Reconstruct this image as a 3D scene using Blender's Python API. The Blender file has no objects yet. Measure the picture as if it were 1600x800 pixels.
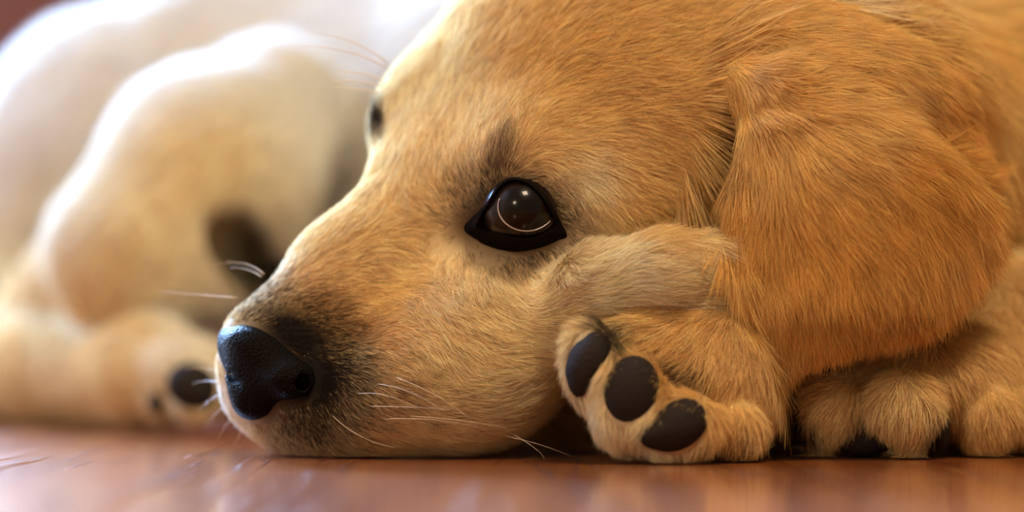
import bpy, math, random
import numpy as np
from mathutils import Vector, noise as mnoise

random.seed(7)
rng = np.random.default_rng(7)
FUR = True

# ------------------------------------------------------------------ camera, world, lights
CAM_H, CAM_Y, FPX, HOR = 0.035, -0.80, 4000.0, 535.0
sc = bpy.context.scene
cam_data = bpy.data.cameras.new('camera')
cam = bpy.data.objects.new('camera', cam_data)
sc.collection.objects.link(cam)
cam.location = (0, CAM_Y, CAM_H)
cam.rotation_euler = (math.pi / 2, 0, 0)
cam_data.sensor_width = 36.0
cam_data.lens = 36.0 * FPX / 1600.0
cam_data.shift_y = (HOR - 400.0) / 1600.0
cam_data.clip_start = 0.02
cam_data.clip_end = 30
cam_data.dof.use_dof = True
cam_data.dof.focus_distance = 0.755
cam_data.dof.aperture_fstop = 3.6
sc.camera = cam

world = bpy.data.worlds.new('world')
sc.world = world
world.use_nodes = True
bg = world.node_tree.nodes['Background']
bg.inputs[0].default_value = (1.0, 0.70, 0.44, 1)
bg.inputs[1].default_value = 0.33

def area(name, loc, target, size, size_y, power, color):
    d = bpy.data.lights.new(name, 'AREA')
    d.shape = 'RECTANGLE'; d.size = size; d.size_y = size_y
    d.energy = power; d.color = color
    o = bpy.data.objects.new(name, d)
    sc.collection.objects.link(o)
    o.location = loc
    o.rotation_euler = (Vector(target) - Vector(loc)).to_track_quat('-Z', 'Y').to_euler()
    return o
area('window_daylight', (-1.05, 2.24, 1.15), (0, 0.1, 0.05), 0.85, 0.75, 660, (0.33, 0.56, 1.0))
area('side_window_daylight', (-1.54, 0.95, 1.25), (0, 0.2, 0.05), 0.8, 1.0, 85, (0.30, 0.54, 1.0))
area('overhead_warm_fill', (0.35, -0.75, 1.75), (0.0, 0.0, 0.05), 0.5, 0.5, 28, (1.0, 0.77, 0.52))  # unseen warm fill light added above the front of the puppy
area('front_warm_fill', (-0.9, -1.6, 0.9), (0.0, 0.0, 0.05), 0.35, 0.35, 9, (1.0, 0.80, 0.58))  # unseen warm fill added on the camera side to soften contrast

sc.view_settings.view_transform = 'Standard'
sc.view_settings.look = 'None'
sc.view_settings.gamma = 1.0
sc.view_settings.exposure = 0.14
sc.view_settings.use_curve_mapping = False
sc.cycles.max_bounces = 10
sc.cycles.diffuse_bounces = 4
sc.cycles.glossy_bounces = 5
sc.cycles.transmission_bounces = 6

# ------------------------------------------------------------------ helpers
def P(px, py, Y):
    D = Y - CAM_Y
    return np.array([(px - 800.0) * D / FPX, Y, CAM_H + (HOR - py) * D / FPX])

def project(v):
    D = v[:, 1] - CAM_Y
    return 800.0 + FPX * v[:, 0] / D, HOR - FPX * (v[:, 2] - CAM_H) / D

def link(o, parent=None):
    sc.collection.objects.link(o)
    if parent: o.parent = parent
    return o

def tag(o, label=None, cat=None, group=None, kind=None):
    if label: o['label'] = label
    if cat: o['category'] = cat
    if group: o['group'] = group
    if kind: o['kind'] = kind
    return o

def mesh_obj(name, verts, faces, mat, parent=None, smooth=True):
    me = bpy.data.meshes.new(name)
    me.from_pydata([tuple(map(float, v)) for v in verts], [], [tuple(int(i) for i in f) for f in faces])
    me.update()
    if smooth:
        me.polygons.foreach_set('use_smooth', [True] * len(me.polygons))
    me.materials.append(mat)
    return link(bpy.data.objects.new(name, me), parent)

def new_mat(name):
    m = bpy.data.materials.new(name); m.use_nodes = True
    nt = m.node_tree
    return m, nt, nt.nodes['Principled BSDF']

def simple_mat(name, col, rough=0.6, coat=0.0, spec=0.5):
    m, nt, b = new_mat(name)
    b.inputs['Base Color'].default_value = (*col, 1)
    b.inputs['Roughness'].default_value = rough
    b.inputs['Coat Weight'].default_value = coat
    b.inputs['Coat Roughness'].default_value = 0.03
    b.inputs['Specular IOR Level'].default_value = spec
    return m

def noise_bump(nt, b, scale, strength, dist=0.001, kind='noise'):
    tc = nt.nodes.new('ShaderNodeTexCoord')
    if kind == 'noise':
        n = nt.nodes.new('ShaderNodeTexNoise'); n.inputs['Scale'].default_value = scale
        n.inputs['Detail'].default_value = 4; out = n.outputs['Fac']
    else:
        n = nt.nodes.new('ShaderNodeTexVoronoi'); n.inputs['Scale'].default_value = scale
        out = n.outputs['Distance']
    nt.links.new(tc.outputs['Object'], n.inputs['Vector'])
    bp = nt.nodes.new('ShaderNodeBump'); bp.inputs['Strength'].default_value = strength
    bp.inputs['Distance'].default_value = dist
    if kind != 'noise': bp.invert = True
    nt.links.new(out, bp.inputs['Height'])
    nt.links.new(bp.outputs['Normal'], b.inputs['Normal'])
    return n

# ------------------------------------------------------------------ signed distance tools
def smin(a, b, k):
    h = np.clip(0.5 + 0.5 * (b - a) / k, 0, 1)
    return b * (1 - h) + a * h - k * h * (1 - h)

class Ell:
    def __init__(s, c, r, R=None):
        s.c = np.array(c, float); s.r = np.array(r, float)
        s.R = np.eye(3) if R is None else np.array(R, float)      # rows: local axes
        ext = np.sqrt(((s.R * s.r[:, None]) ** 2).sum(0))
        s.lo, s.hi = s.c - ext, s.c + ext
    def __call__(s, X):
        q = (X - s.c.astype(np.float32)) @ s.R.T.astype(np.float32)
        k0 = np.sqrt(((q / s.r) ** 2).sum(-1)) + 1e-9
        k1 = np.sqrt(((q / (s.r ** 2)) ** 2).sum(-1)) + 1e-9
        return k0 * (k0 - 1) / k1

class Cap:
    def __init__(s, a, b, ra, rb):
        s.a, s.b, s.ra, s.rb = np.array(a, float), np.array(b, float), ra, rb
        s.lo = np.minimum(s.a - ra, s.b - rb); s.hi = np.maximum(s.a + ra, s.b + rb)
    def __call__(s, X):
        ab = (s.b - s.a).astype(np.float32); d = X - s.a.astype(np.float32)
        t = np.clip((d @ ab) / float(ab @ ab), 0, 1)
        return np.sqrt(((d - t[..., None] * ab) ** 2).sum(-1)) - (s.ra + (s.rb - s.ra) * t)

def chain(pts):
    return [Cap(pts[i][0], pts[i + 1][0], pts[i][1], pts[i + 1][1]) for i in range(len(pts) - 1)]

class Flap:
    """thick curved flap: outline in the x,z plane, mid surface depth given by fy(x,z)"""
    def __init__(s, poly, fy, half, lo_y, hi_y, rnd):
        s.p = np.array(poly, float); s.fy = fy; s.h = half; s.rnd = rnd
        s.lo = np.array([s.p[:, 0].min() - .004, lo_y, s.p[:, 1].min() - .004])
        s.hi = np.array([s.p[:, 0].max() + .004, hi_y, s.p[:, 1].max() + .004])
    def d2(s, x, z):
        n = len(s.p); d = np.full(x.shape, 1e9); sg = np.ones(x.shape)
        for i in range(n):
            a = s.p[i]; b = s.p[i - 1]
            ex, ez = b - a; wx, wz = x - a[0], z - a[1]
            t = np.clip((wx * ex + wz * ez) / (ex * ex + ez * ez), 0, 1)
            d = np.minimum(d, (wx - ex * t) ** 2 + (wz - ez * t) ** 2)
            c1 = z >= a[1]; c2 = z < b[1]; c3 = ex * wz > ez * wx
            flip = (c1 & c2 & c3) | (~c1 & ~c2 & ~c3)
            sg = np.where(flip, -sg, sg)
        return sg * np.sqrt(d)
    def __call__(s, X):
        x, y, z = X[..., 0], X[..., 1], X[..., 2]
        if X.ndim == 4:
            d = s.d2(X[:, 0, :, 0], X[:, 0, :, 2])[:, None, :] * np.ones(x.shape)
        else:
            d = s.d2(x, z)
        d = d + s.rnd
        dy = np.abs(y - s.fy(x, z)) - s.h + s.rnd
        return np.minimum(np.maximum(d, dy), 0) + np.sqrt(np.maximum(d, 0) ** 2 + np.maximum(dy, 0) ** 2) - s.rnd

def surface_nets(F, lo, h):
    S = F < 0
    n = np.array(F.shape)
    cnt = np.zeros(n - 1, np.float32); acc = np.zeros((*(n - 1), 3), np.float32)
    def corner(A, i, j, k): return A[i:n[0] - 1 + i, j:n[1] - 1 + j, k:n[2] - 1 + k]
    sm = sum(corner(S, i, j, k).astype(np.int8) for i in (0, 1) for j in (0, 1) for k in (0, 1))
    act = np.argwhere((sm > 0) & (sm < 8))
    idx = -np.ones(n - 1, np.int64); idx[tuple(act.T)] = np.arange(len(act))
    pos = np.zeros((len(act), 3)); c = np.zeros(len(act))
    for ax in range(3):
        e = np.eye(3, dtype=int)[ax]; o = [a for a in range(3) if a != ax]
        for u in (0, 1):
            for v in (0, 1):
                off = np.zeros(3, int); off[o[0]] = u; off[o[1]] = v
                a = act + off; b = a + e
                fa = F[tuple(a.T)]; fb = F[tuple(b.T)]
                m = (fa < 0) != (fb < 0)
                t = np.where(m, fa / np.where(m, fa - fb, 1), 0)
                p = off + t[:, None] * e
                pos += p * m[:, None]; c += m
    V = lo + (act + pos / c[:, None]) * h
    faces = []
    for ax in range(3):
        e = np.eye(3, dtype=int)[ax]; o = [(ax + 1) % 3, (ax + 2) % 3]
        A = [slice(None)] * 3; B = [slice(None)] * 3
        A[ax] = slice(0, -1); B[ax] = slice(1, None)
        d = np.argwhere(S[tuple(A)] != S[tuple(B)])
        d = d[(d[:, o[0]] > 0) & (d[:, o[1]] > 0) & (d[:, o[0]] < n[o[0]] - 1) & (d[:, o[1]] < n[o[1]] - 1)]
        q = []
        for u, v in ((-1, -1), (0, -1), (0, 0), (-1, 0)):
            w = d.copy(); w[:, o[0]] += u; w[:, o[1]] += v
            q.append(idx[tuple(w.T)])
        q = np.stack(q, 1)
        fl = ~S[tuple(d.T)]
        q[fl] = q[fl][:, ::-1]
        faces.append(q)
    Fq = np.concatenate(faces); Fq = Fq[(Fq >= 0).all(1)]
    return V, Fq

def grid_eval(lo, hi, h, ops):
    lo = np.array(lo, float); n = np.ceil((np.array(hi) - lo) / h).astype(int) + 1
    ax = [lo[i] + np.arange(n[i]) * h for i in range(3)]
    def block(prim, pad, arr, fn):
        i0 = np.clip(np.floor((prim.lo - pad - lo) / h).astype(int), 0, n)
        i1 = np.clip(np.ceil((prim.hi + pad - lo) / h).astype(int) + 1, 0, n)
        if (i1 <= i0).any(): return
        X = np.stack(np.meshgrid(*[ax[i][i0[i]:i1[i]].astype(np.float32) for i in range(3)], indexing='ij'), -1)
        sl = tuple(slice(i0[i], i1[i]) for i in range(3))
        arr[sl] = fn(arr[sl], prim(X))
    F = np.full(n, 0.05, np.float32)
    for op in ops:
        if op[0] == 'add':
            _, prims, k, kg = op
            G = np.full(n, 0.05, np.float32)
            for p in prims:
                block(p, max(k, .004) + .006, G, lambda a, b: smin(a, b, k))
            F = smin(F, G, kg)
        elif op[0] == 'sub':
            _, prims, k = op
            for p in prims:
                block(p, k + .004, F, lambda a, b: -smin(-a, b, k))
    return F, lo, ax

# ------------------------------------------------------------------ materials
def fur_material():
    m = bpy.data.materials.new('dog_fur'); m.use_nodes = True
    nt = m.node_tree; nt.nodes.clear()
    out = nt.nodes.new('ShaderNodeOutputMaterial')
    at = nt.nodes.new('ShaderNodeAttribute'); at.attribute_name = 'col'
    L = nt.links.new
    d = nt.nodes.new('ShaderNodeBsdfDiffuse'); L(at.outputs['Color'], d.inputs['Color'])
    t = nt.nodes.new('ShaderNodeBsdfTranslucent'); L(at.outputs['Color'], t.inputs['Color'])
    m1 = nt.nodes.new('ShaderNodeMixShader'); m1.inputs[0].default_value = 0.30
    L(d.outputs[0], m1.inputs[1]); L(t.outputs[0], m1.inputs[2])
    h = nt.nodes.new('ShaderNodeBsdfHair'); h.component = 'Reflection'
    ga = nt.nodes.new('ShaderNodeGamma'); ga.inputs[1].default_value = 0.5; L(at.outputs['Color'], ga.inputs[0]); L(ga.outputs[0], h.inputs['Color'])
    h.inputs['RoughnessU'].default_value = 0.30; h.inputs['RoughnessV'].default_value = 0.7
    m2 = nt.nodes.new('ShaderNodeMixShader'); m2.inputs[0].default_value = 0.07
    L(m1.outputs[0], m2.inputs[1]); L(h.outputs[0], m2.inputs[2])
    L(m2.outputs[0], out.inputs['Surface'])
    return m

def skin_material():
    m, nt, b = new_mat('dog_skin')
    at = nt.nodes.new('ShaderNodeAttribute'); at.attribute_name = 'col'
    nt.links.new(at.outputs['Color'], b.inputs['Base Color'])
    b.inputs['Roughness'].default_value = 0.9
    b.inputs['Specular IOR Level'].default_value = 0.1
    return m

def floor_material():
    m, nt, b = new_mat('varnished_wood')
    L = nt.links.new; N = nt.nodes.new
    tc = N('ShaderNodeTexCoord')
    mp = N('ShaderNodeMapping'); mp.inputs['Scale'].default_value = (1, 0.06, 1)
    L(tc.outputs['Object'], mp.inputs['Vector'])
    g = N('ShaderNodeTexNoise'); g.inputs['Scale'].default_value = 60; g.inputs['Detail'].default_value = 6
    g.inputs['Distortion'].default_value = 0.6
    L(mp.outputs[0], g.inputs['Vector'])
    cr = N('ShaderNodeValToRGB')
    cr.color_ramp.elements[0].position = 0.32; cr.color_ramp.elements[0].color = (0.19, 0.042, 0.003, 1)
    cr.color_ramp.elements[1].position = 0.70; cr.color_ramp.elements[1].color = (0.33, 0.088, 0.007, 1)
    L(g.outputs['Fac'], cr.inputs[0])
    L(cr.outputs[0], b.inputs['Base Color'])
    # open grain grooves running with the boards
    mp2 = N('ShaderNodeMapping'); mp2.inputs['Scale'].default_value = (1, 0.045, 1); mp2.inputs['Rotation'].default_value = (0, 0, math.radians(2))
    L(tc.outputs['Object'], mp2.inputs['Vector'])
    g2 = N('ShaderNodeTexNoise'); g2.inputs['Scale'].default_value = 48; g2.inputs['Detail'].default_value = 3
    L(mp2.outputs[0], g2.inputs['Vector'])
    g3 = N('ShaderNodeTexNoise'); g3.inputs['Scale'].default_value = 150; g3.inputs['Detail'].default_value = 2
    L(tc.outputs['Object'], g3.inputs['Vector'])
    mx = N('ShaderNodeMath'); mx.operation = 'MULTIPLY_ADD'; mx.inputs[1].default_value = 0.05
    gr = N('ShaderNodeValToRGB'); gr.color_ramp.elements[0].position = 0.52; gr.color_ramp.elements[1].position = 0.55
    L(g2.outputs['Fac'], gr.inputs[0])
    L(g3.outputs['Fac'], mx.inputs[0]); L(gr.outputs[0], mx.inputs[2])
    bp = N('ShaderNodeBump'); bp.inputs['Strength'].default_value = 0.55; bp.inputs['Distance'].default_value = 0.005
    L(mx.outputs[0], bp.inputs['Height']); L(bp.outputs[0], b.inputs['Normal'])
    b.inputs['Roughness'].default_value = 0.13
    b.inputs['Sheen Weight'].default_value = 0.03; b.inputs['Sheen Roughness'].default_value = 0.4
    b.inputs['IOR'].default_value = 1.45
    b.inputs['Coat Weight'].default_value = 0.2
    b.inputs['Coat Roughness'].default_value = 0.05
    L(bp.outputs[0], b.inputs['Coat Normal'])
    return m

M_fur, M_skin, M_floor = fur_material(), skin_material(), floor_material()
M_wall, _nt, _b = new_mat('brown_wood_panel')
_b.inputs['Base Color'].default_value = (0.07, 0.016, 0.004, 1); _b.inputs['Specular IOR Level'].default_value = .1; _b.inputs['Roughness'].default_value = 0.6
noise_bump(_nt, _b, 12, 0.2)
M_cream = simple_mat('painted_wall', (0.62, 0.42, 0.24), 0.8)
M_white = simple_mat('white_paint', (0.8, 0.8, 0.78), 0.4)
M_nose, _nt, _b = new_mat('wet_black_nose')
_b.inputs['Base Color'].default_value = (0.006, 0.005, 0.0045, 1); _b.inputs['Roughness'].default_value = 0.55; _b.inputs['Specular IOR Level'].default_value = .03
noise_bump(_nt, _b, 1100, 0.9, 0.0006, 'voronoi')
M_pad, _nt, _b = new_mat('dark_paw_pad')
_b.inputs['Base Color'].default_value = (0.020, 0.015, 0.013, 1); _b.inputs['Roughness'].default_value = 0.75; _b.inputs['Specular IOR Level'].default_value = .12
noise_bump(_nt, _b, 900, 0.6, 0.0005)
M_lid, _nt, _b = new_mat('dark_eyelid_skin')
_b.inputs['Base Color'].default_value = (0.008, 0.006, 0.005, 1); _b.inputs['Roughness'].default_value = 0.9; _b.inputs['Specular IOR Level'].default_value = 0.0
noise_bump(_nt, _b, 1500, 0.5, 0.0004)
M_claw = simple_mat('black_claw', (0.012, 0.009, 0.008), 0.3)
M_eye_reflection = simple_mat('pale_eye_reflection', (0.42, 0.36, 0.34), 0.12, 1.0)
M_whisk = simple_mat('whisker_hair', (0.85, 0.72, 0.55), 0.35)

def eye_material():
    m, nt, b = new_mat('dark_brown_eye')
    L = nt.links.new; N = nt.nodes.new
    tc = N('ShaderNodeTexCoord'); sx = N('ShaderNodeSeparateXYZ'); L(tc.outputs['Object'], sx.inputs[0])
    # the pupil axis is local +Z of the eyeball
    ln = N('ShaderNodeVectorMath'); ln.operation = 'NORMALIZE'; L(tc.outputs['Object'], ln.inputs[0])
    s2 = N('ShaderNodeSeparateXYZ'); L(ln.outputs[0], s2.inputs[0])
    cr = N('ShaderNodeValToRGB'); cr.color_ramp.interpolation = 'EASE'
    e = cr.color_ramp.elements
    e[0].position = 0.0; e[0].color = (0.02, 0.014, 0.012, 1)
    e[1].position = 1.0; e[1].color = (0.002, 0.0015, 0.001, 1)
    for p, c in ((0.58, (0.02, 0.012, 0.01, 1)), (0.66, (0.006, 0.004, 0.003, 1)), (0.78, (0.010, 0.005, 0.003, 1)), (0.86, (0.006, 0.003, 0.002, 1)), (0.90, (0.002, 0.0015, 0.001, 1))):
        x = e.new(p); x.color = c
    L(s2.outputs['Z'], cr.inputs[0]); L(cr.outputs[0], b.inputs['Base Color'])
    b.inputs['Roughness'].default_value = 0.3
    b.inputs['Coat Weight'].default_value = 0.35; b.inputs['Coat Roughness'].default_value = 0.02; b.inputs['Specular IOR Level'].default_value = 0.1
    return m
M_eye = eye_material()

# ------------------------------------------------------------------ the setting
def box_mesh(name, boxes, mat, parent=None, smooth=False):
    V, F = [], []
    for (x0, x1, y0, y1, z0, z1) in boxes:
        b = len(V)
        V += [(x, y, z) for x in (x0, x1) for y in (y0, y1) for z in (z0, z1)]
        F += [(b, b + 1, b + 3, b + 2), (b + 4, b + 6, b + 7, b + 5), (b, b + 4, b + 5, b + 1),
              (b + 2, b + 3, b + 7, b + 6), (b, b + 2, b + 6, b + 4), (b + 1, b + 5, b + 7, b + 3)]
    return mesh_obj(name, V, F, mat, parent, smooth)

fl = box_mesh('floor', [(-1.6, 1.6, -1.5, 2.4, -0.03, 0.0)], M_floor)
tag(fl, 'glossy orange brown varnished wooden floor under the puppy', kind='structure')
wb = box_mesh('wall_back', [(-1.6, -1.5, 2.3, 2.4, 0, 2.4), (-0.6, 1.6, 2.3, 2.4, 0, 2.4),
                            (-1.5, -0.6, 2.3, 2.4, 0, 0.7), (-1.5, -0.6, 2.3, 2.4, 1.55, 2.4)], M_wall)
tag(wb, 'reddish brown wall far behind the puppy', kind='structure')
wl = box_mesh('wall_left', [(-1.7, -1.6, -1.5, 0.5, 0, 2.4), (-1.7, -1.6, 1.4, 2.4, 0, 2.4),
                            (-1.7, -1.6, 0.5, 1.4, 0, 0.7), (-1.7, -1.6, 0.5, 1.4, 1.8, 2.4)], M_cream)
tag(wl, 'plain painted wall with a window beside the puppy', kind='structure')
wn = box_mesh('window_1', [(-1.5, -1.45, 2.31, 2.37, 0.7, 1.55), (-0.65, -0.6, 2.31, 2.37, 0.7, 1.55),
                           (-1.45, -0.65, 2.31, 2.37, 0.7, 0.75), (-1.45, -0.65, 2.31, 2.37, 1.50, 1.55),
                           (-1.07, -1.03, 2.32, 2.36, 0.75, 1.50)], M_white)
wn2 = box_mesh('window_2', [(-1.67, -1.62, 0.5, 0.55, 0.7, 1.8), (-1.67, -1.62, 1.35, 1.4, 0.7, 1.8),
                            (-1.67, -1.62, 0.55, 1.35, 0.7, 0.75), (-1.67, -1.62, 0.55, 1.35, 1.75, 1.8),
                            (-1.66, -1.63, 0.93, 0.97, 0.75, 1.75)], M_white)
tag(wn2, 'white framed window in the side wall', kind='structure')
tag(wn, 'white framed window in the back wall', kind='structure')

# ------------------------------------------------------------------ head frame
Mx = np.array([-.69, -.22, -.69]); Mx /= np.linalg.norm(Mx)
Lf = np.array([-.555, .77, .3125]); Lf -= Mx * (Lf @ Mx); Lf /= np.linalg.norm(Lf)
Ux = np.cross(Lf, Mx); Nx = -Lf
O = np.array([-.02, 0.0, .0896])
HR = np.array([Mx, Nx, Ux])
def H(m, n, u): return O + Mx * m + Nx * n + Ux * u
def HE(m, n, u, rm, rn, ru): return Ell(H(m, n, u), (rm, rn, ru), HR)
def E(px, py, Y, rx, ry, rd, ang=0):
    """ellipsoid: image radii rx, ry and depth radius rd in 0.2 mm units, turned ang degrees anticlockwise in the image"""
    a = math.radians(ang); c, s = math.cos(a), math.sin(a)
    k = 1 / 5000.0
    R = np.array([[c, 0, s], [0, 1, 0], [-s, 0, c]])
    return Ell(P(px, py, Y), (rx * k, rd * k, ry * k), R)
def C(*pts):
    return chain([(P(a, b, Y), r / 5000.0) for a, b, Y, r in pts])

head = [
    HE(-.062, -.002, -.024, .078, .062, .055),          # cranium
    HE(-.030, .026, -.030, .050, .030, .036),       # temple and cheekbone
    HE(-.030, -.026, -.030, .050, .030, .036),
    HE(-.012, .030, .004, .020, .017, .014),        # brows
    HE(-.014, -.027, .003, .020, .015, .014),
    HE(.000, .002, -.010, .030, .027, .022),           # stop
    *chain([(H(.005, 0, -.014), .026), (H(.045, 0, -.010), .0205), (H(.078, 0, -.006), .0175)]),
    HE(.050, .016, -.028, .040, .020, .022),
    HE(.050, -.016, -.028, .040, .020, .022),
    HE(.052, 0, -.046, .036, .016, .014),           # chin
    E(424, 620, .000, 76, 62, 80, -28), E(438, 550, -.008, 62, 58, 90, -20), E(520, 640, -.010, 100, 64, 90, 5),
    HE(.010, .024, -.040, .045, .028, .030),        # cheek
    E(640, 600, -.012, 190, 100, 150, 8),           # jowl resting on the floor
    E(730, 560, -.020, 140, 130, 130, 20),
    E(900, 330, -.004, 180, 130, 150),              # side of the face
    E(830, 480, -.004, 130, 110, 140),
]
fold = [*C((790, 600, -.022, 55), (850, 510, -.030, 50), (930, 445, -.040, 46), (1020, 425, -.045, 42), (1095, 428, -.038, 42), (1160, 430, -.016, 32))]
under = [*C((1010, 505, -.012, 40), (1160, 508, -.012, 40)), E(1040, 470, .01, 180, 90, 120)]
neck = [*C((900, 625, .035, 95), (1150, 600, .05, 110), (1350, 600, .09, 150)), E(1310, 66, .004, 85, 55, 60, 25), *C((700, 615, .05, 90), (900, 605, .07, 115)),  # nape hump shaped to catch window light; throat mass added to block it
        *C((1050, 180, .030, 290), (1300, 235, .065, 260), (1560, 330, .10, 420)),
        *C((1080, 420, .05, 220), (1400, 500, .10, 210)),
        E(1330, 110, .005, 190, 110, 140, -20)]
ear_px = [(1160, 185), (1184, 152), (1250, 134), (1350, 160), (1450, 215), (1540, 290), (1568, 350), (1548, 395), (1510, 425),
          (1490, 455), (1462, 484), (1400, 508), (1330, 532), (1270, 562), (1228, 596), (1202, 590), (1168, 550),
          (1146, 490), (1140, 430), (1143, 350), (1148, 270), (1151, 220)]
EY = 0.755
ear_poly = [((a - 800) * EY / FPX, CAM_H + (HOR - b) * EY / FPX) for a, b in ear_px]
def ear_y(x, z):
    px = 800 + x * FPX / EY; py = HOR - (z - CAM_H) * FPX / EY
    u = (px - 1140) / 420.0; v = (py - 130) / 480.0
    return -.040 - .020 * np.sin(np.clip(u, 0, 1) * math.pi * .75) * np.clip(1.2 - .3 * v, 0, 2) + .030 * np.clip(u, -.3, 1.3) ** 2 \
        + .020 * np.exp(-np.clip(v, -1, 2) / .18) * (np.clip(u, 0, 1)) + .022 * np.clip(v - .62, 0, 1) + .009 * np.exp(-np.clip(v, -.3, 2) / .13)
ear = [Flap(ear_poly, ear_y, .0055, -.080, .02, .0050)]
ear_root = [E(1250, 146, -.030, 105, 50, 90, -14), E(1300, 105, -.018, 180, 55, 100, -14), E(1330, 160, -.020, 130, 60, 90, -25), E(1430, 210, -.008, 120, 70, 90, -35)]

near_paw = [E(1045, 585, -.034, 128, 94, 100, 0), E(1178, 628, -.035, 32, 28, 50, -10), E(1110, 600, -.040, 78, 85, 80, -50), E(975, 530, -.040, 78, 42, 80, 15),
            *C((1100, 560, -.035, 85), (1170, 570, .0, 70), (1240, 520, .05, 100))]
near_toes = [E(932, 574, -.058, 44, 66, 60, 12), E(985, 630, -.062, 62, 66, 60, 20), E(1058, 668, -.062, 66, 50, 60, 15),
             E(1145, 665, -.050, 48, 50, 55, 20)]
far_paw = [E(1420, 606, -.008, 128, 60, 105, 15), *C((1480, 600, -.002, 90), (1590, 560, .025, 130), (1660, 400, .06, 160)),
           E(1590, 620, .002, 80, 85, 110)]
far_toes = [*C((1390, 606, -.016, 42), (1306, 635, -.026, 40), (1284, 676, -.024, 25)),
            *C((1440, 583, -.016, 44), (1412, 634, -.034, 45), (1420, 678, -.032, 26)),
            *C((1520, 610, -.012, 44), (1545, 648, -.020, 46), (1540, 676, -.020, 32))]
# the curled body behind the head
torso = [*chain([(P(1500, 330, .14), .085), (P(1250, 260, .24), .090), (P(900, 240, .33), .092), (P(640, 260, .40), .094), (P(420, 240, .42), .088), (P(230, 280, .38), .080)]),
         E(1600, 260, .16, 300, 380, 300)]
haunch = [*chain([(P(430, 170, .29), .030), (P(330, 270, .25), .042), (P(215, 390, .23), .036)]),
          *chain([(P(215, 400, .26), .034), (P(60, 540, .32), .026)])]
hind_foot = [*chain([(P(-60, 560, .34), .026), (P(90, 566, .28), .025), (P(230, 575, .21), .023)]),
             E(290, 580, .190, 85, 70, 80), ]
hind_toes = [E(300, 625, .165, 38, 45, 45), E(345, 610, .175, 40, 50, 45), E(250, 625, .190, 40, 45, 45)]

GROUPS = [('torso', torso, .02, .02), ('neck', neck, .03, .03), ('head', head, .014, .012), ('fold', fold, .010, .005), ('under', under, .006, .004),
          ('ear_root', ear_root, .012, .012), ('ear', ear, .004, .010), ('near_paw', near_paw, .012, .003), ('near_toes', near_toes, .002, .0035),
          ('far_paw', far_paw, .012, .004), ('far_toes', far_toes, .004, .005), ('haunch', haunch, .012, .010), ('hind_foot', hind_foot, .010, .006), ('hind_toes', hind_toes, .004, .005)]
EYE_C = P(814, 330, -.0325) ; EYE_R = .0116
ops = [('add', g[1], g[2], g[3]) for g in GROUPS]
ops.append(('sub', [Ell(P(808, 338, -.047), (.0118, .0115, .0098), None)], .004))
ops.append(('sub', [Ell(P(402, 380, .30), (.020, .11, .024), None)], .006))
ops.append(('sub', [E(1138, 212, -.040, 15, 38, 80)], .003))
ops.append(('sub', [Ell((0, 0, -.5), (50, 50, .5005))], .0006))
Fg, lo, axs = grid_eval((-.36, -.11, -.006), (.34, .50, .26), .0020, ops)
Fg[[0, -1]] = .01; Fg[:, [0, -1]] = .01; Fg[:, :, [0, -1]] = .01
SV, SF = surface_nets(Fg, lo, .0020)
def vnormals(V, Fq):
    n = np.cross(V[Fq[:, 2]] - V[Fq[:, 0]], V[Fq[:, 3]] - V[Fq[:, 1]])
    N = np.zeros_like(V)
    for k in range(4): np.add.at(N, Fq[:, k], n)
    return N / (np.linalg.norm(N, axis=1, keepdims=True) + 1e-12)
SN = vnormals(SV, SF)
# orientation check against the field
_i = np.argmax(SV[:, 2])
if SN[_i, 2] < 0:
    SF = SF[:, ::-1].copy(); SN = -SN

def group_ids(V):
    best = np.full(len(V), 1e9); gid = np.zeros(len(V), int)
    Vf = V.astype(np.float32)
    for gi, (nm, prims, k, kg) in enumerate(GROUPS):
        for p in prims:
            d = p(Vf)
            m = d < best
            best[m] = d[m]; gid[m] = gi
    return gid
GNAMES = [g[0] for g in GROUPS]
GID = group_ids(SV)

# ------------------------------------------------------------------ pigmentation, light and shade painted into the coat, hair flow
FACE, CREAM, GOLD, EAR, PALE, DARK = (.84, .62, .34), (.86, .66, .40), (.72, .43, .16), (.66, .34, .10), (.86, .68, .44), (.016, .011, .009)
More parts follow.
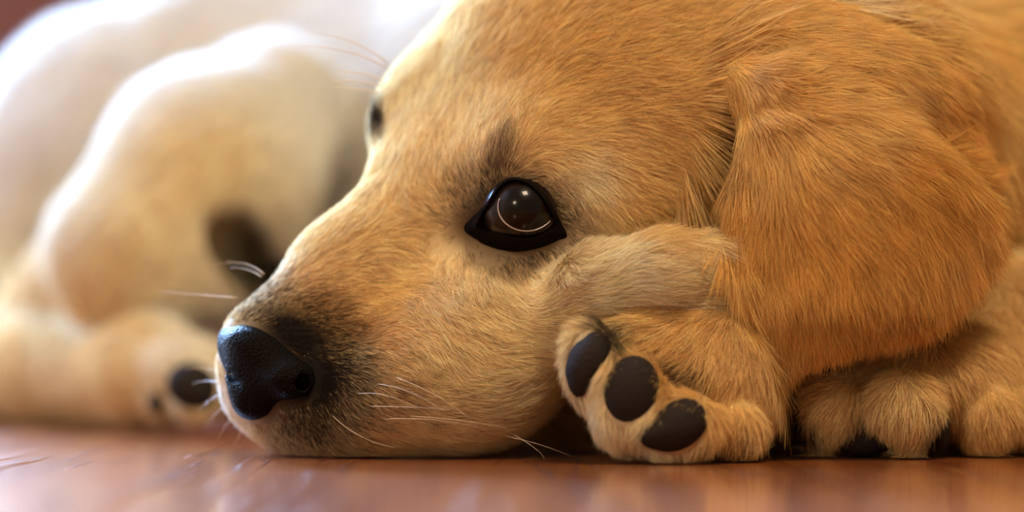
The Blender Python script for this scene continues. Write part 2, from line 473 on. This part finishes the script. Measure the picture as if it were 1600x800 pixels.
# (px, py, sigma, colour) for the coat near the lens
COAT = {
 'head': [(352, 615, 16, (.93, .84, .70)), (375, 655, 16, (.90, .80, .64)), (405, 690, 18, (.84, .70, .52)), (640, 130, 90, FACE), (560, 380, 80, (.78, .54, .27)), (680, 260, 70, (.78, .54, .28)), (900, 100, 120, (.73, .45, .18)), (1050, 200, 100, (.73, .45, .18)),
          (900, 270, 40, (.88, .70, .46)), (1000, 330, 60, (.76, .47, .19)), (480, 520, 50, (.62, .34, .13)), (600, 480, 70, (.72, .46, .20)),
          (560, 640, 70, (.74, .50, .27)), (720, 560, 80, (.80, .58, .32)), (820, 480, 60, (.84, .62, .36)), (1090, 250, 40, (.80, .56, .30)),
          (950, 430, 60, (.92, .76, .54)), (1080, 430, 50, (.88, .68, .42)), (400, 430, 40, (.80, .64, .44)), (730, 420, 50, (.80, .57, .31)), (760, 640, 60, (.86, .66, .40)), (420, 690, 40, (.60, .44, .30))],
 'ear': [(1180, 200, 60, (.74, .44, .16)), (1250, 350, 100, (.66, .34, .09)), (1400, 300, 100, (.66, .34, .09)), (1350, 480, 100, (.64, .32, .085)), (1200, 560, 60, (.70, .42, .15)),
         (1180, 430, 50, (.72, .42, .14)), (1500, 350, 70, (.70, .38, .12)), (1300, 150, 90, (.74, .46, .18))],
 'neck': [(1500, 100, 200, (.72, .44, .16)), (1580, 500, 120, (.72, .43, .15)), (1285, 40, 45, (.93, .82, .62)), (1200, 30, 60, (.76, .48, .20)), (1400, 30, 80, (.78, .50, .22)), (1080, 60, 100, (.74, .46, .19))],  # the very pale nape spot paints window light into the fur
 'body': [(1500, 100, 200, (.72, .44, .16)), (1580, 500, 120, (.72, .43, .15)), (1300, 50, 100, (.78, .52, .25)), (330, 260, 90, (.82, .60, .35)), (230, 400, 60, (.82, .60, .35)), (100, 560, 150, (.82, .56, .30)), (520, 40, 150, (.90, .86, .78)), (60, 120, 120, (.90, .85, .76)), (300, 60, 100, (.90, .85, .76)), (120, 300, 60, (.88, .78, .62)), (280, 500, 60, (.90, .80, .66))],  # palest spots on back and haunch mix pale fur with painted window light
 'paw': [(1000, 500, 60, (.76, .48, .20)), (930, 640, 60, (.84, .66, .44)), (1060, 580, 60, (.70, .40, .15)), (1130, 620, 60, (.72, .42, .16)), (1020, 700, 60, (.86, .68, .46)),
         (1300, 620, 60, (.76, .50, .24)), (1420, 640, 60, (.78, .54, .27)), (1450, 570, 50, (.70, .42, .17)), (1550, 640, 60, (.72, .44, .18))],
}
FLOW = {
 'head': [(380, 470, .8, -.9), (420, 480, .8, -.5), (480, 410, .8, -.55), (520, 360, .8, -.6), (560, 300, .5, -.85), (600, 240, .2, -1), (640, 130, .3, -.95), (670, 40, .5, -.8), (650, 250, .15, -1),
          (750, 180, .5, -.85), (765, 240, .25, -.95), (800, 100, .75, -.6), (900, 60, .85, -.4), (900, 180, .95, -.25), (1000, 120, .95, -.15),
          (1000, 230, 1, .1), (1100, 60, .95, -.15), (870, 250, .85, .35), (920, 300, .75, .65), (1000, 320, .9, .4), (1090, 260, .5, .85), (1125, 340, .25, .95),
          (725, 300, -.3, -.9), (700, 350, -.7, -.3), (700, 400, -.1, 1), (735, 400, .05, 1), (500, 450, .9, -.1), (560, 520, 1, .35), (620, 420, .8, .3), (660, 450, .7, .7), (700, 520, .7, .75), (800, 420, .35, .95), (870, 400, .7, .75),
          (600, 600, 1, .15), (600, 670, 1, .1), (740, 650, 1, -.1), (800, 560, .9, .2), (860, 480, .85, -.35), (820, 620, .8, -.5), (930, 440, .9, -.4), (1010, 415, 1, -.05), (1100, 430, 1, 0), (1100, 500, 1, .1),
          (500, 560, .9, .3), (500, 620, .7, .6), (450, 660, .5, .85), (400, 690, .4, .9), (360, 620, 0, 1), (1050, 350, .95, .25)],
 'ear': [(1170, 150, .7, .5), (1250, 130, .95, .15), (1180, 220, .35, .95), (1300, 130, .95, .2), (1300, 210, .75, .65), (1160, 320, -.03, 1), (1250, 400, .05, 1), (1350, 300, .5, .85), (1450, 250, .85, .5),
         (1530, 330, .7, .7), (1450, 400, .35, .95), (1350, 480, .05, 1), (1200, 580, .15, 1), (1500, 450, .0, 1), (1400, 180, .9, .4)],
 'neck': [(1250, 50, .9, -.25), (1350, 60, .85, -.5), (1200, 100, 1, 0), (1080, 60, .95, -.2), (1500, 100, 1, .2), (1580, 300, .4, .9), (1560, 520, -.3, .95), (1450, 30, .9, -.1), (1100, 300, .3, .9), (1300, 600, .1, 1)],
 'body': [(1250, 50, .9, -.25), (1350, 60, .85, -.4), (1200, 100, 1, 0), (1500, 100, 1, .2), (1580, 300, .4, .9), (1560, 520, -.3, .95), (1000, 50, -1, -.1), (600, 100, -1, .05), (300, 100, -.9, .4),
          (100, 250, -.6, .8), (350, 250, -.6, .8), (250, 400, -.6, .8), (100, 560, .2, .95), (250, 560, .9, .5), (500, 250, -.6, .8), (1400, 560, -.2, 1)],
 'paw': [(940, 490, -.9, .45), (1030, 490, -.8, .3), (1060, 570, -.8, .45), (1120, 560, -.3, .95), (1160, 640, -.2, 1), (950, 560, -.5, .8), (900, 620, 0, 1), (1000, 700, .1, 1), (1080, 710, .1, 1),
         (1020, 640, -.6, .8), (1290, 610, -.7, .7), (1360, 600, -.45, .9), (1410, 640, -.1, 1), (1440, 560, -.1, 1), (1550, 640, .15, 1), (1590, 580, .2, 1), (1270, 670, -.15, 1), (1500, 560, .3, .9)],
}
CLS = {'torso': 'body', 'neck': 'neck', 'head': 'head', 'fold': 'head', 'under': 'head', 'ear_root': 'ear', 'ear': 'ear', 'near_paw': 'paw', 'near_toes': 'paw',
       'far_paw': 'paw', 'far_toes': 'paw', 'haunch': 'body', 'hind_foot': 'body', 'hind_toes': 'body'}
# (px, py, rx, ry, angle, strength, colour, Ymax) coat marks: pigment, plus shade painted in ear hollow and toe gaps
MARKS = [
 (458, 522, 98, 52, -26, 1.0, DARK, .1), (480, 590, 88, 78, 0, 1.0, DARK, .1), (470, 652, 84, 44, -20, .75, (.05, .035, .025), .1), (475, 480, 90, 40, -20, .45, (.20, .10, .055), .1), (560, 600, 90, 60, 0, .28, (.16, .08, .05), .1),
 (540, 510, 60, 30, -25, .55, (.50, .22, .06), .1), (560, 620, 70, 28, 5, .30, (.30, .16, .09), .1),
 (806, 338, 92, 66, -8, .80, (.10, .055, .035), .02), (806, 341, 84, 57, -8, 1.0, (.02, .014, .012), .02), (735, 350, 34, 26, 30, .75, (.20, .09, .04), .02), (775, 262, 20, 40, -20, .75, (.16, .09, .06), .02), (795, 275, 60, 16, -8, .4, (.38, .20, .09), .02),
 (587, 205, 10, 34, 0, .95, DARK, .2), (1140, 212, 18, 42, 0, .95, (.07, .035, .025), .02), (1110, 700, 20, 14, 0, .8, DARK, .02),  # far eye, then shade painted into the ear hollow and a toe cleft
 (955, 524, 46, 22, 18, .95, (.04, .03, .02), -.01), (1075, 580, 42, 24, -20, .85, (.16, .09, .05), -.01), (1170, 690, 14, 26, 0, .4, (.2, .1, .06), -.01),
 (1262, 662, 18, 30, 0, .8, DARK, .03), (1465, 665, 16, 34, 0, .8, DARK, .03), (1345, 640, 18, 14, 0, .5, (.2, .12, .08), .03),  # claw first, then shade painted into the gaps between toes
]
# small whisker-bed dots on the lip
for k, (a, b) in enumerate([(535, 588), (570, 600), (605, 612), (560, 628), (600, 640), (640, 630), (530, 650), (580, 664), (510, 600), (520, 625), (620, 590), (655, 655)]):
    MARKS.append((a, b, 14, 5, -10, .55, (.22, .11, .06), .02))

MARKS.sort(key=lambda m: -sum(m[6]))

def field(table, px, py, cls, ncomp, col=False):
    out = np.zeros((len(px), ncomp))
    for nm in ('head', 'ear', 'neck', 'body', 'paw'):
        m = cls == nm
        if not m.any(): continue
        T = table[nm]; a = np.zeros((m.sum(), ncomp)); w = np.zeros(m.sum())
        for t in T:
            sg = t[2] if col else (150 if nm == 'body' else 42)
            vals = np.array(t[3] if col else t[2:4], float)
            d2 = (px[m] - t[0]) ** 2 + (py[m] - t[1]) ** 2
            wt = 1.0 / (1e-3 + (d2 / sg ** 2)) ** 1.6
            a += wt[:, None] * vals; w += wt
        out[m] = a / w[:, None]
        if col and nm != 'ear': out[m] = out[m] ** np.array([.58, .69, .84])
        elif col: out[m] = out[m] ** np.array([.66, .75, .88])
    return out

def coat_color(V, gid, speckle=None):
    px, py = project(V)
    cls = np.array([CLS[g] for g in GNAMES])[gid]
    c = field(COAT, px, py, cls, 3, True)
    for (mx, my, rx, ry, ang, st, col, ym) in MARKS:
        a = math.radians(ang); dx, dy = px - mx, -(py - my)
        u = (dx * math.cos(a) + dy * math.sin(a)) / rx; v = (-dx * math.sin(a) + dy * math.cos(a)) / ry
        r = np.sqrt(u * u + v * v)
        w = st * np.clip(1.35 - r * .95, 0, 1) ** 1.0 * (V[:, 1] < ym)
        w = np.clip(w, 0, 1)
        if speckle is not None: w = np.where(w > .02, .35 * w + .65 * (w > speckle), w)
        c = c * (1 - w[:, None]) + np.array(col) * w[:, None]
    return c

def flow_dir(V, Nn, gid):
    px, py = project(V)
    cls = np.array([CLS[g] for g in GNAMES])[gid]
    f = field(FLOW, px, py, cls, 2)
    f /= np.linalg.norm(f, axis=1, keepdims=True) + 1e-9
    d = np.stack([f[:, 0], np.zeros(len(f)), -f[:, 1]], 1)
    d = d - Nn * (d * Nn).sum(1, keepdims=True)
    return d / (np.linalg.norm(d, axis=1, keepdims=True) + 1e-6)

def set_col(me, c, domain='POINT'):
    at = me.attributes.new('col', 'FLOAT_COLOR', domain)
    at.data.foreach_set('color', np.concatenate([c, np.ones((len(c), 1))], 1).astype(np.float32).ravel())

dog = bpy.data.objects.new('puppy', None)
link(dog)
dog.location = (0.05, 0.10, 0.0)
tag(dog, 'golden retriever puppy lying curled on the wooden floor, chin down beside its paws', 'puppy')
bpy.context.view_layer.update()
DI = dog.matrix_world.inverted()
def adopt(o):
    o.parent = dog; o.matrix_parent_inverse = DI
    return o

body = mesh_obj('body', SV, SF, M_skin); adopt(body)
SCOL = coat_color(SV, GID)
set_col(body.data, SCOL * .6)  # skin darkened evenly to imitate shade between the hairs

# ------------------------------------------------------------------ eyes
def raycast_Y(px, py, fallback):
    """depth of the nearest body surface seen at a picture position, by nearest projected vertices"""
    m = (abs(PX - px) < 14) & (abs(PY - py) < 14) & (SN[:, 1] < .3)
    if not m.any(): return fallback
    i = np.where(m)[0]
    y = SV[i, 1]; near = y < y.min() + .012
    i = i[near]
    w = 1 / (1 + ((PX[i] - px) ** 2 + (PY[i] - py) ** 2))
    return float((SV[i, 1] * w).sum() / w.sum())
PX, PY = project(SV)

def uv_sphere(r, nu=64, nv=40, cornea=0.0):
    V, F = [], []
    for j in range(nv + 1):
        th = math.pi * j / nv
        rr = r * (1 + cornea * max(0, 1 - (th / .72) ** 2) ** 1.3)
        for i in range(nu):
            ph = 2 * math.pi * i / nu
            V.append((rr * math.sin(th) * math.cos(ph), rr * math.sin(th) * math.sin(ph), rr * math.cos(th)))
    for j in range(nv):
        for i in range(nu):
            a, b = j * nu + i, j * nu + (i + 1) % nu
            F.append((a, a + nu, b + nu, b))
    return V, F

def eyeball(c, r, gaze):
    V, F = uv_sphere(r, cornea=.10)
    o = mesh_obj('eye', V, F, M_eye)
    o.location = c
    o.rotation_euler = Vector(gaze).to_track_quat('Z', 'Y').to_euler()
    adopt(o)
    return o
eye1 = eyeball(EYE_C, EYE_R, (.05, -1, .05))
eye1['label'] = 'dark brown near eye, wide open and glossy'

def spline(pts, n):
    pts = np.array(pts, float); m = len(pts); out = []
    for i in range(n):
        t = i / n * m; k = int(t); f = t - k
        p0, p1, p2, p3 = (pts[(k + j) % m] for j in (-1, 0, 1, 2))
        out.append(.5 * ((2 * p1) + (-p0 + p2) * f + (2 * p0 - 5 * p1 + 4 * p2 - p3) * f ** 2 + (-p0 + 3 * p1 - 3 * p2 + p3) * f ** 3))
    return np.array(out)

lid_in = [(744, 352), (762, 322), (780, 293), (800, 282), (826, 288), (848, 310), (864, 338), (868, 350), (858, 360), (836, 370), (808, 371), (780, 366), (758, 360)]
lid_out = [(724, 354), (757, 321), (777, 290), (798, 277), (829, 283), (854, 307), (871, 337), (888, 370), (872, 378), (845, 388), (806, 394), (768, 388), (738, 372)]
NL = 72
li, lo_ = spline(lid_in, NL), spline(lid_out, NL)
rows = []
RW = 7
for k in range(RW):
    t = k / (RW - 1)
    ring = []
    for i in range(NL):
        q = li[i] * (1 - t) + lo_[i] * t
        # depth on the eyeball for the inner edge, on the face for the outer edge
        D0 = -CAM_Y + EYE_C[1]
        qx, qy = li[i]
        w = P(qx, qy, EYE_C[1]); rad = math.hypot(w[0] - EYE_C[0], w[2] - EYE_C[2])
        yi = EYE_C[1] - math.sqrt(max((EYE_R * 1.04) ** 2 - rad ** 2, (.0045) ** 2))
        yo = raycast_Y(lo_[i][0], lo_[i][1], -.04) + .0004
        y = yi * (1 - t) + yo * t - .0004 * math.sin(t * math.pi) * (1 if k else 0)
        if k:
            ws = P(q[0], q[1], EYE_C[1] - EYE_R); rs = math.hypot(ws[0] - EYE_C[0], ws[2] - EYE_C[2])
            if rs < EYE_R * 1.07: y = min(y, EYE_C[1] - math.sqrt((EYE_R * 1.08) ** 2 - rs ** 2) - .0002)
            if 0 < k < RW - 1: y = min(y, raycast_Y(q[0], q[1], y) - .0004)
        ring.append(P(q[0], q[1], y))
    rows.append(ring)
# turn the inner edge back against the eyeball
inner = []
for i in range(NL):
    q = li[i] * 1.0; cpt = np.array((812, 335)); q = q + (cpt - q) * -.02
    inner.append(P(q[0], q[1], rows[0][i][1] + .003))
rows.insert(0, inner)
V = [p for r in rows for p in r]
F = [(k * NL + i, k * NL + (i + 1) % NL, (k + 1) * NL + (i + 1) % NL, (k + 1) * NL + i) for k in range(len(rows) - 1) for i in range(NL)]
lid = mesh_obj('eyelid', V, F, M_lid); adopt(lid)
lid['label'] = 'black eyelid rim around the near eye'

def tube(pts, radii, n=8):
    V, F = [], []
    pts = [Vector(p) for p in pts]
    for i, p in enumerate(pts):
        t = (pts[min(i + 1, len(pts) - 1)] - pts[max(i - 1, 0)]).normalized()
        a = t.orthogonal().normalized() if i == 0 else (a - t * a.dot(t)).normalized()
        b = t.cross(a)
        for k in range(n):
            an = 2 * math.pi * k / n
            V.append(p + (a * math.cos(an) + b * math.sin(an)) * radii[i])
    for i in range(len(pts) - 1):
        for k in range(n):
            F.append((i * n + k, i * n + (k + 1) % n, (i + 1) * n + (k + 1) % n, (i + 1) * n + k))
    F.append(tuple(range(n))[::-1]); F.append(tuple(range((len(pts) - 1) * n, len(pts) * n)))
    return V, F

def on_eye(px, py, lift=.0):
    w = P(px, py, EYE_C[1] - EYE_R)
    rad = math.hypot(w[0] - EYE_C[0], w[2] - EYE_C[2])
    return P(px, py, EYE_C[1] - math.sqrt(max((EYE_R * (1.035 + lift)) ** 2 - rad ** 2, 1e-8)))
arc = []
for k in range(26):
    an = math.radians(160 + k / 25 * 165)
    arc.append(on_eye(823 + 45 * math.cos(an), 323 - 38 * math.sin(an)))
V, F = tube(arc, [.00025 * (.5 + .5 * math.sin(math.pi * (k + 1) / 27)) for k in range(26)], 6)
rim = mesh_obj('eye_reflection_arc', V, F, M_eye_reflection); adopt(rim)  # pale tube stands in for the tear reflection on the eye
rim['label'] = 'thin pale arc on the iris imitating the tear film reflection'

bpy.context.view_layer.update()
for o_ in (lid, rim):  # rim is the pale arc standing in for the eye reflection
    o_.parent = eye1; o_.matrix_parent_inverse = eye1.matrix_world.inverted()
far_eye = eyeball(P(611, 205, .0225), .0075, (-.75, -.55, .2))
far_eye['label'] = 'far eye, seen edge on past the bridge of the muzzle'

# ------------------------------------------------------------------ nose
def nm(*a): return E(*a)
nose_parts = [E(408, 574, -.022, 56, 46, 60, 0), E(366, 536, -.017, 26, 29, 36), E(398, 614, -.026, 36, 42, 46, -20), E(450, 590, -.034, 42, 32, 46, -10), E(402, 546, -.028, 50, 30, 48, -28)]
nops = [('add', nose_parts, .006, .001),
        ('sub', C((496, 562, -.043, 9), (488, 588, -.0445, 13), (466, 604, -.0450, 15), (434, 606, -.0445, 10)), .0012),
        ('sub', C((474, 598, -.040, 12), (450, 596, -.020, 12)), .0015),
        ('sub', C((352, 575, -.020, 5), (366, 590, -.030, 5), (372, 600, -.034, 4)), .0015),
        ('sub', C((384, 640, -.034, 2.5), (392, 600, -.040, 3), (385, 570, -.042, 2)), .002)]
Fn, nlo, _ = grid_eval((-.10, -.06, .0), (-.05, .01, .05), .0006, nops)
Fn[[0, -1]] = .01; Fn[:, [0, -1]] = .01; Fn[:, :, [0, -1]] = .01
NV, NF = surface_nets(Fn, nlo, .0006)
_n = vnormals(NV, NF)
if _n[np.argmax(NV[:, 2]), 2] < 0: NF = NF[:, ::-1]
nose = mesh_obj('nose', NV, NF, M_nose); adopt(nose)
nose['label'] = 'black pebbled leathery nose'

# ------------------------------------------------------------------ paw pads and claws
def pad(px, py, Y, rx, ry, rd, ang, poly=None, name='paw_pad'):
    """a soft rounded pad from an outline given around its centre"""
    e = E(px, py, Y, rx, ry, rd, ang)
    V, F = uv_sphere(1.0, 40, 24)
    V = np.array(V)
    if poly:
        an = np.arctan2(V[:, 1], V[:, 0])
        k = np.array(poly + [poly[0]]); t = (an % (2 * math.pi)) / (2 * math.pi) * len(poly)
        i = t.astype(int); f = t - i; f = f * f * (3 - 2 * f)
        s = k[i] * (1 - f) + k[i + 1] * f
        V[:, 0] *= s; V[:, 1] *= s
    q = np.stack([V[:, 0], -V[:, 2], V[:, 1]], 1) * e.r
    V = q @ e.R + e.c
    o = mesh_obj(name, V, F, M_pad); adopt(o)
    return o
PADS = [(920, 563, -.0645, 33, 48, 32, -18, [1, 1.0, .9, .8, .9, 1.0, 1.15, .9]),
        (986, 613, -.0690, 41, 53, 32, -10, None),
        (1055, 665, -.0705, 48, 36, 30, 22, [1.0, 1.05, .95, .85, 1.15, 1, 1, 1]),
        (1350, 688, -.026, 44, 25, 30, 0, None), (1252, 662, -.024, 13, 30, 16, 20, None), (1468, 672, -.028, 16, 34, 24, 0, None),  # black toe pads, first and last enlarged to imitate shaded gaps between toes
        (300, 603, .134, 48, 42, 32, -25, None), (243, 630, .160, 14, 22, 20, 10, None), (374, 636, .140, 22, 24, 20, 0, None)]
pads = [pad(*a) for a in PADS]

# ------------------------------------------------------------------ fur
def tri_sample(count, weight):
    tris = np.concatenate([SF[:, [0, 1, 2]], SF[:, [0, 2, 3]]])
    a, b, c = SV[tris[:, 0]], SV[tris[:, 1]], SV[tris[:, 2]]
    ar = np.linalg.norm(np.cross(b - a, c - a), axis=1) * .5 * weight[tris].mean(1)
    cdf = np.cumsum(ar); cdf /= cdf[-1]
    t = np.searchsorted(cdf, rng.random(count))
    u, v = rng.random(count), rng.random(count); f = u + v > 1; u[f] = 1 - u[f]; v[f] = 1 - v[f]
    T = tris[t]; w = np.stack([1 - u - v, u, v], 1)
    p = (SV[T] * w[..., None]).sum(1)
    n = (SN[T] * w[..., None]).sum(1); n /= np.linalg.norm(n, axis=1, keepdims=True)
    return p, n, GID[T[np.arange(count), np.argmax(w, 1)]]

LEN = {'torso': .020, 'neck': .022, 'head': .0075, 'fold': .0075, 'under': .006, 'ear_root': .014, 'ear': .017, 'near_paw': .0085, 'near_toes': .0075,
       'far_paw': .0105, 'far_toes': .0085, 'haunch': .013, 'hind_foot': .009, 'hind_toes': .006}
RAD = {'torso': .00013, 'neck': .00010, 'haunch': .00013, 'hind_foot': .00013, 'hind_toes': .00012}

def vis_weight(base):
    """density: full where the coat faces the open side, thin where it lies against the floor or the far side"""
    facing = SN[:, 1]
    w = np.where(facing < .25, 1.0, np.where(facing < .6, .35, .05))
    w = w * np.where((PX > -160) & (PX < 1760) & (PY > -160), 1, .06)
    w = w * np.where(SV[:, 2] < .0015, 0, 1)
    w = w * (1 + 2.2 * np.exp(-((PX - 470) / 110) ** 2 - ((PY - 580) / 110) ** 2) + 3 * np.exp(-((PX - 1165) / 35) ** 2 - ((PY - 125) / 45) ** 2) + 1.5 * np.exp(-((PX - 806) / 100) ** 2 - ((PY - 338) / 75) ** 2))
    return w * base

def in_poly(px, py, poly):
    poly = np.array(poly); c = np.zeros(len(px), bool); j = len(poly) - 1
    for i in range(len(poly)):
        xi, yi = poly[i]; xj, yj = poly[j]
        c ^= ((yi > py) != (yj > py)) & (px < (xj - xi) * (py - yi) / (yj - yi + 1e-12) + xi)
        j = i
    return c

def make_fur(name, groups, count, label=None):
    gi = [GNAMES.index(g) for g in groups]
    w = vis_weight(np.isin(GID, gi).astype(float))
    p, n, g = tri_sample(count, w)
    px, py = project(p)
    bad = in_poly(px, py, (lo_ - np.array([807, 350])) * np.array([.96, .93]) + np.array([807, 350])) & (p[:, 1] < .0)
    # bare nose leather and pads
    for e in nose_parts: bad |= e(p.astype(np.float32)) < .0008
    for a in PADS:
        e = E(*a[:7]); bad |= e(p.astype(np.float32)) < -.0002
    bad |= (((px - 1139) / 13) ** 2 + ((py - 212) / 32) ** 2 < 1) & (p[:, 1] < .02)
    p, n, g, px, py = p[~bad], n[~bad], g[~bad], px[~bad], py[~bad]
    N_ = len(p)
    d = flow_dir(p, n, g)
    # coherent wander of the flow and of the lay
    s = p * 90
    def sn(a, b, c, f): return np.sin(s[:, 0] * a * f + 1.3 * np.sin(s[:, 2] * b * f)) * np.cos(s[:, 2] * c * f + s[:, 1] * 1.7 * f)
    wan = .20 * sn(1.1, 1.7, 1.3, 1) + .14 * sn(2.3, 1.9, 2.7, 2.1) + .12 * rng.normal(size=N_)
    side = np.cross(n, d)
    d = d + side * wan[:, None]; d /= np.linalg.norm(d, axis=1, keepdims=True)
    L = np.array([LEN[x] for x in GNAMES])[g]
    # short coat on the muzzle, longer to the back of the skull
    if 'head' in groups:
        t = np.clip((px - 420) / 650, 0, 1)
        L = L * (.68 + .75 * t)
        de = np.hypot((px - 806) / 95, (py - 338) / 62); L = L * np.clip(.42 + .58 * (de - .9) / .7, .42, 1)
        dn = np.hypot((px - 425) / 85, (py - 575) / 100); L = L * np.clip(.55 + .45 * (dn - .8) / .8, .55, 1)
    if 'ear' in groups: L = L * np.clip(1 - .45 * (py - 430) / 110, .5, 1) * np.clip(.75 + .25 * np.hypot(px - 1160, py - 160) / 90, .5, 1)
    L = L * (.65 + .55 * rng.random(N_))
    L = np.where(n[:, 1] > .6, L * .8, L)
    R0 = np.array([RAD.get(x, .000052) for x in GNAMES])[g]
    if 'ear' in groups: R0 = R0 * 1.15
    lift = .30 + .16 * rng.random(N_) + .08 * sn(1.9, 1.1, 1.6, 1.5)
    if 'ear' in groups or 'neck' in groups: lift *= .62
    K = 5
    ts = np.linspace(0, 1, K)
    # clumps: strands share a jittered cell and lean to its middle towards their tips
    cell = np.where(L > .012, .0032, .0014)
    key = np.floor(p / cell[:, None]).astype(np.int64)
    hsh = (key[:, 0] * 73856093) ^ (key[:, 1] * 19349663) ^ (key[:, 2] * 83492791)
    r1 = ((hsh * 2654435761) % 1000003) / 1000003.0; r2 = ((hsh * 40503 + 77) % 999983) / 999983.0; r3 = ((hsh * 9973 + 5) % 99991) / 99991.0
    cc = (key + .5 + .5 * (np.stack([r1, r2, r3], 1) - .5)) * cell[:, None]
    to = cc - p; to -= n * (to * n).sum(1, keepdims=True)
    clump = (.55 + .3 * rng.random(N_))
    curl = rng.normal(size=(N_, 3)) * .05
    swing = (r2 - .5) * .28
    pos = np.zeros((N_, K, 3))
    for k, t in enumerate(ts):
        up = lift * (t - .45 * t * t) * L
        pos[:, k] = p - n * .0006 + d * (L * t * (1 - .06 * t))[:, None] + n * up[:, None] + to * (clump * t ** 1.2)[:, None] \
            + side * (swing * L * t * t)[:, None] + curl * (L * t * t)[:, None]
        pos[:, k, 2] = np.maximum(pos[:, k, 2], .0006)
    # colour
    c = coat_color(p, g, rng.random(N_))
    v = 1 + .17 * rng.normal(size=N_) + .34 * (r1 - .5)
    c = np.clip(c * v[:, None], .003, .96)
    warm = rng.random(N_) < .10
    c[warm] *= np.array([.80, .66, .50])
    pale = rng.random(N_) < .14
    c[pale] = np.clip(c[pale] * np.array([1.06, 1.14, 1.3]), 0, .95)
    cu = bpy.data.hair_curves.new(name)
    cu.add_curves([K] * N_)
    cu.attributes['position'].data.foreach_set('vector', pos.astype(np.float32).ravel())
    rad = (R0 * (.8 + .4 * rng.random(N_)))[:, None] * np.array([1.0, 1.0, .9, .65, .15])
    ra = cu.attributes.get('radius') or cu.attributes.new('radius', 'FLOAT', 'POINT')
    ra.data.foreach_set('value', rad.astype(np.float32).ravel())
    at = cu.attributes.new('col', 'FLOAT_COLOR', 'CURVE')
    at.data.foreach_set('color', np.concatenate([c, np.ones((N_, 1))], 1).astype(np.float32).ravel())
    cu.materials.append(M_fur)
    o = link(bpy.data.objects.new(name, cu)); adopt(o)
    o['kind'] = 'stuff'
    if label: o['label'] = label
    return o

if FUR:
    make_fur('head_fur', ['head', 'fold', 'under'], 400000, 'short cream gold fur of the face')
    make_fur('ear_fur', ['ear', 'ear_root'], 140000, 'long golden orange fur of the ear')
    make_fur('body_fur', ['torso', 'neck', 'haunch', 'hind_foot', 'hind_toes'], 150000, 'pale gold fur of back, neck and hind leg')
    make_fur('paw_fur', ['near_paw', 'near_toes', 'far_paw', 'far_toes'], 130000, 'golden fur of the front paws')

# ------------------------------------------------------------------ whiskers
def whisker(pts, r=.00009):
    q = np.array([P(*a) for a in pts])
    n = 14; out = []
    for i in range(n):
        t = i / (n - 1)
        out.append((1 - t) ** 2 * q[0] + 2 * t * (1 - t) * q[1] + t * t * q[2])
    V, F = tube(out, [r * (1 - .8 * i / (n - 1)) for i in range(n)], 5)
    return adopt(mesh_obj('whisker', V, F, M_whisk))
WH = [((412, 428, -.01), (385, 402, .0), (333, 414, .0)), ((408, 432, -.01), (390, 418, -.005), (362, 418, .0)), ((370, 465, -.01), (300, 460, .0), (245, 455, .0)),
      ((606, 100, .0), (560, 55, -.01), (470, 50, -.02)), ((604, 106, .0), (550, 70, -.01), (440, 70, -.02)), ((598, 125, .0), (560, 110, -.01), (525, 112, -.02)),
      ((596, 133, .0), (555, 125, -.01), (515, 126, -.02)), ((592, 145, .0), (560, 138, -.01), (520, 136, -.02)),
      ((352, 590, -.01), (330, 570, 0), (290, 578, .0)), ((350, 600, -.01), (325, 590, .0), (300, 600, .0)), ((352, 612, -.01), (330, 622, .0), (312, 640, .0)),
      ((360, 628, -.01), (340, 640, .0), (320, 668, .0)), ((375, 645, -.01), (350, 660, .0), (340, 690, .0)), ((390, 660, -.012), (370, 680, .0), (365, 700, .0)),
      ((590, 600, -.048), (640, 605, -.06), (690, 640, -.065)), ((620, 590, -.048), (700, 620, -.06), (745, 665, -.06)), ((580, 635, -.048), (660, 635, -.06), (720, 642, -.065)),
      ((560, 615, -.048), (610, 610, -.06), (650, 640, -.06)), ((600, 655, -.046), (690, 650, -.058), (760, 672, -.058)), ((640, 650, -.046), (720, 655, -.055), (790, 668, -.055)),
      ((520, 650, -.04), (560, 690, -.055), (620, 700, -.055)), ((780, 680, -.03), (840, 690, -.05), (890, 712, -.055)), ((790, 672, -.03), (850, 705, -.05), (850, 717, -.055))]
for i_, w_ in enumerate(WH): whisker(w_, .0003 if 3 <= i_ < 8 else .00015 if i_ < 3 else .00012 if i_ < 14 else .00008)
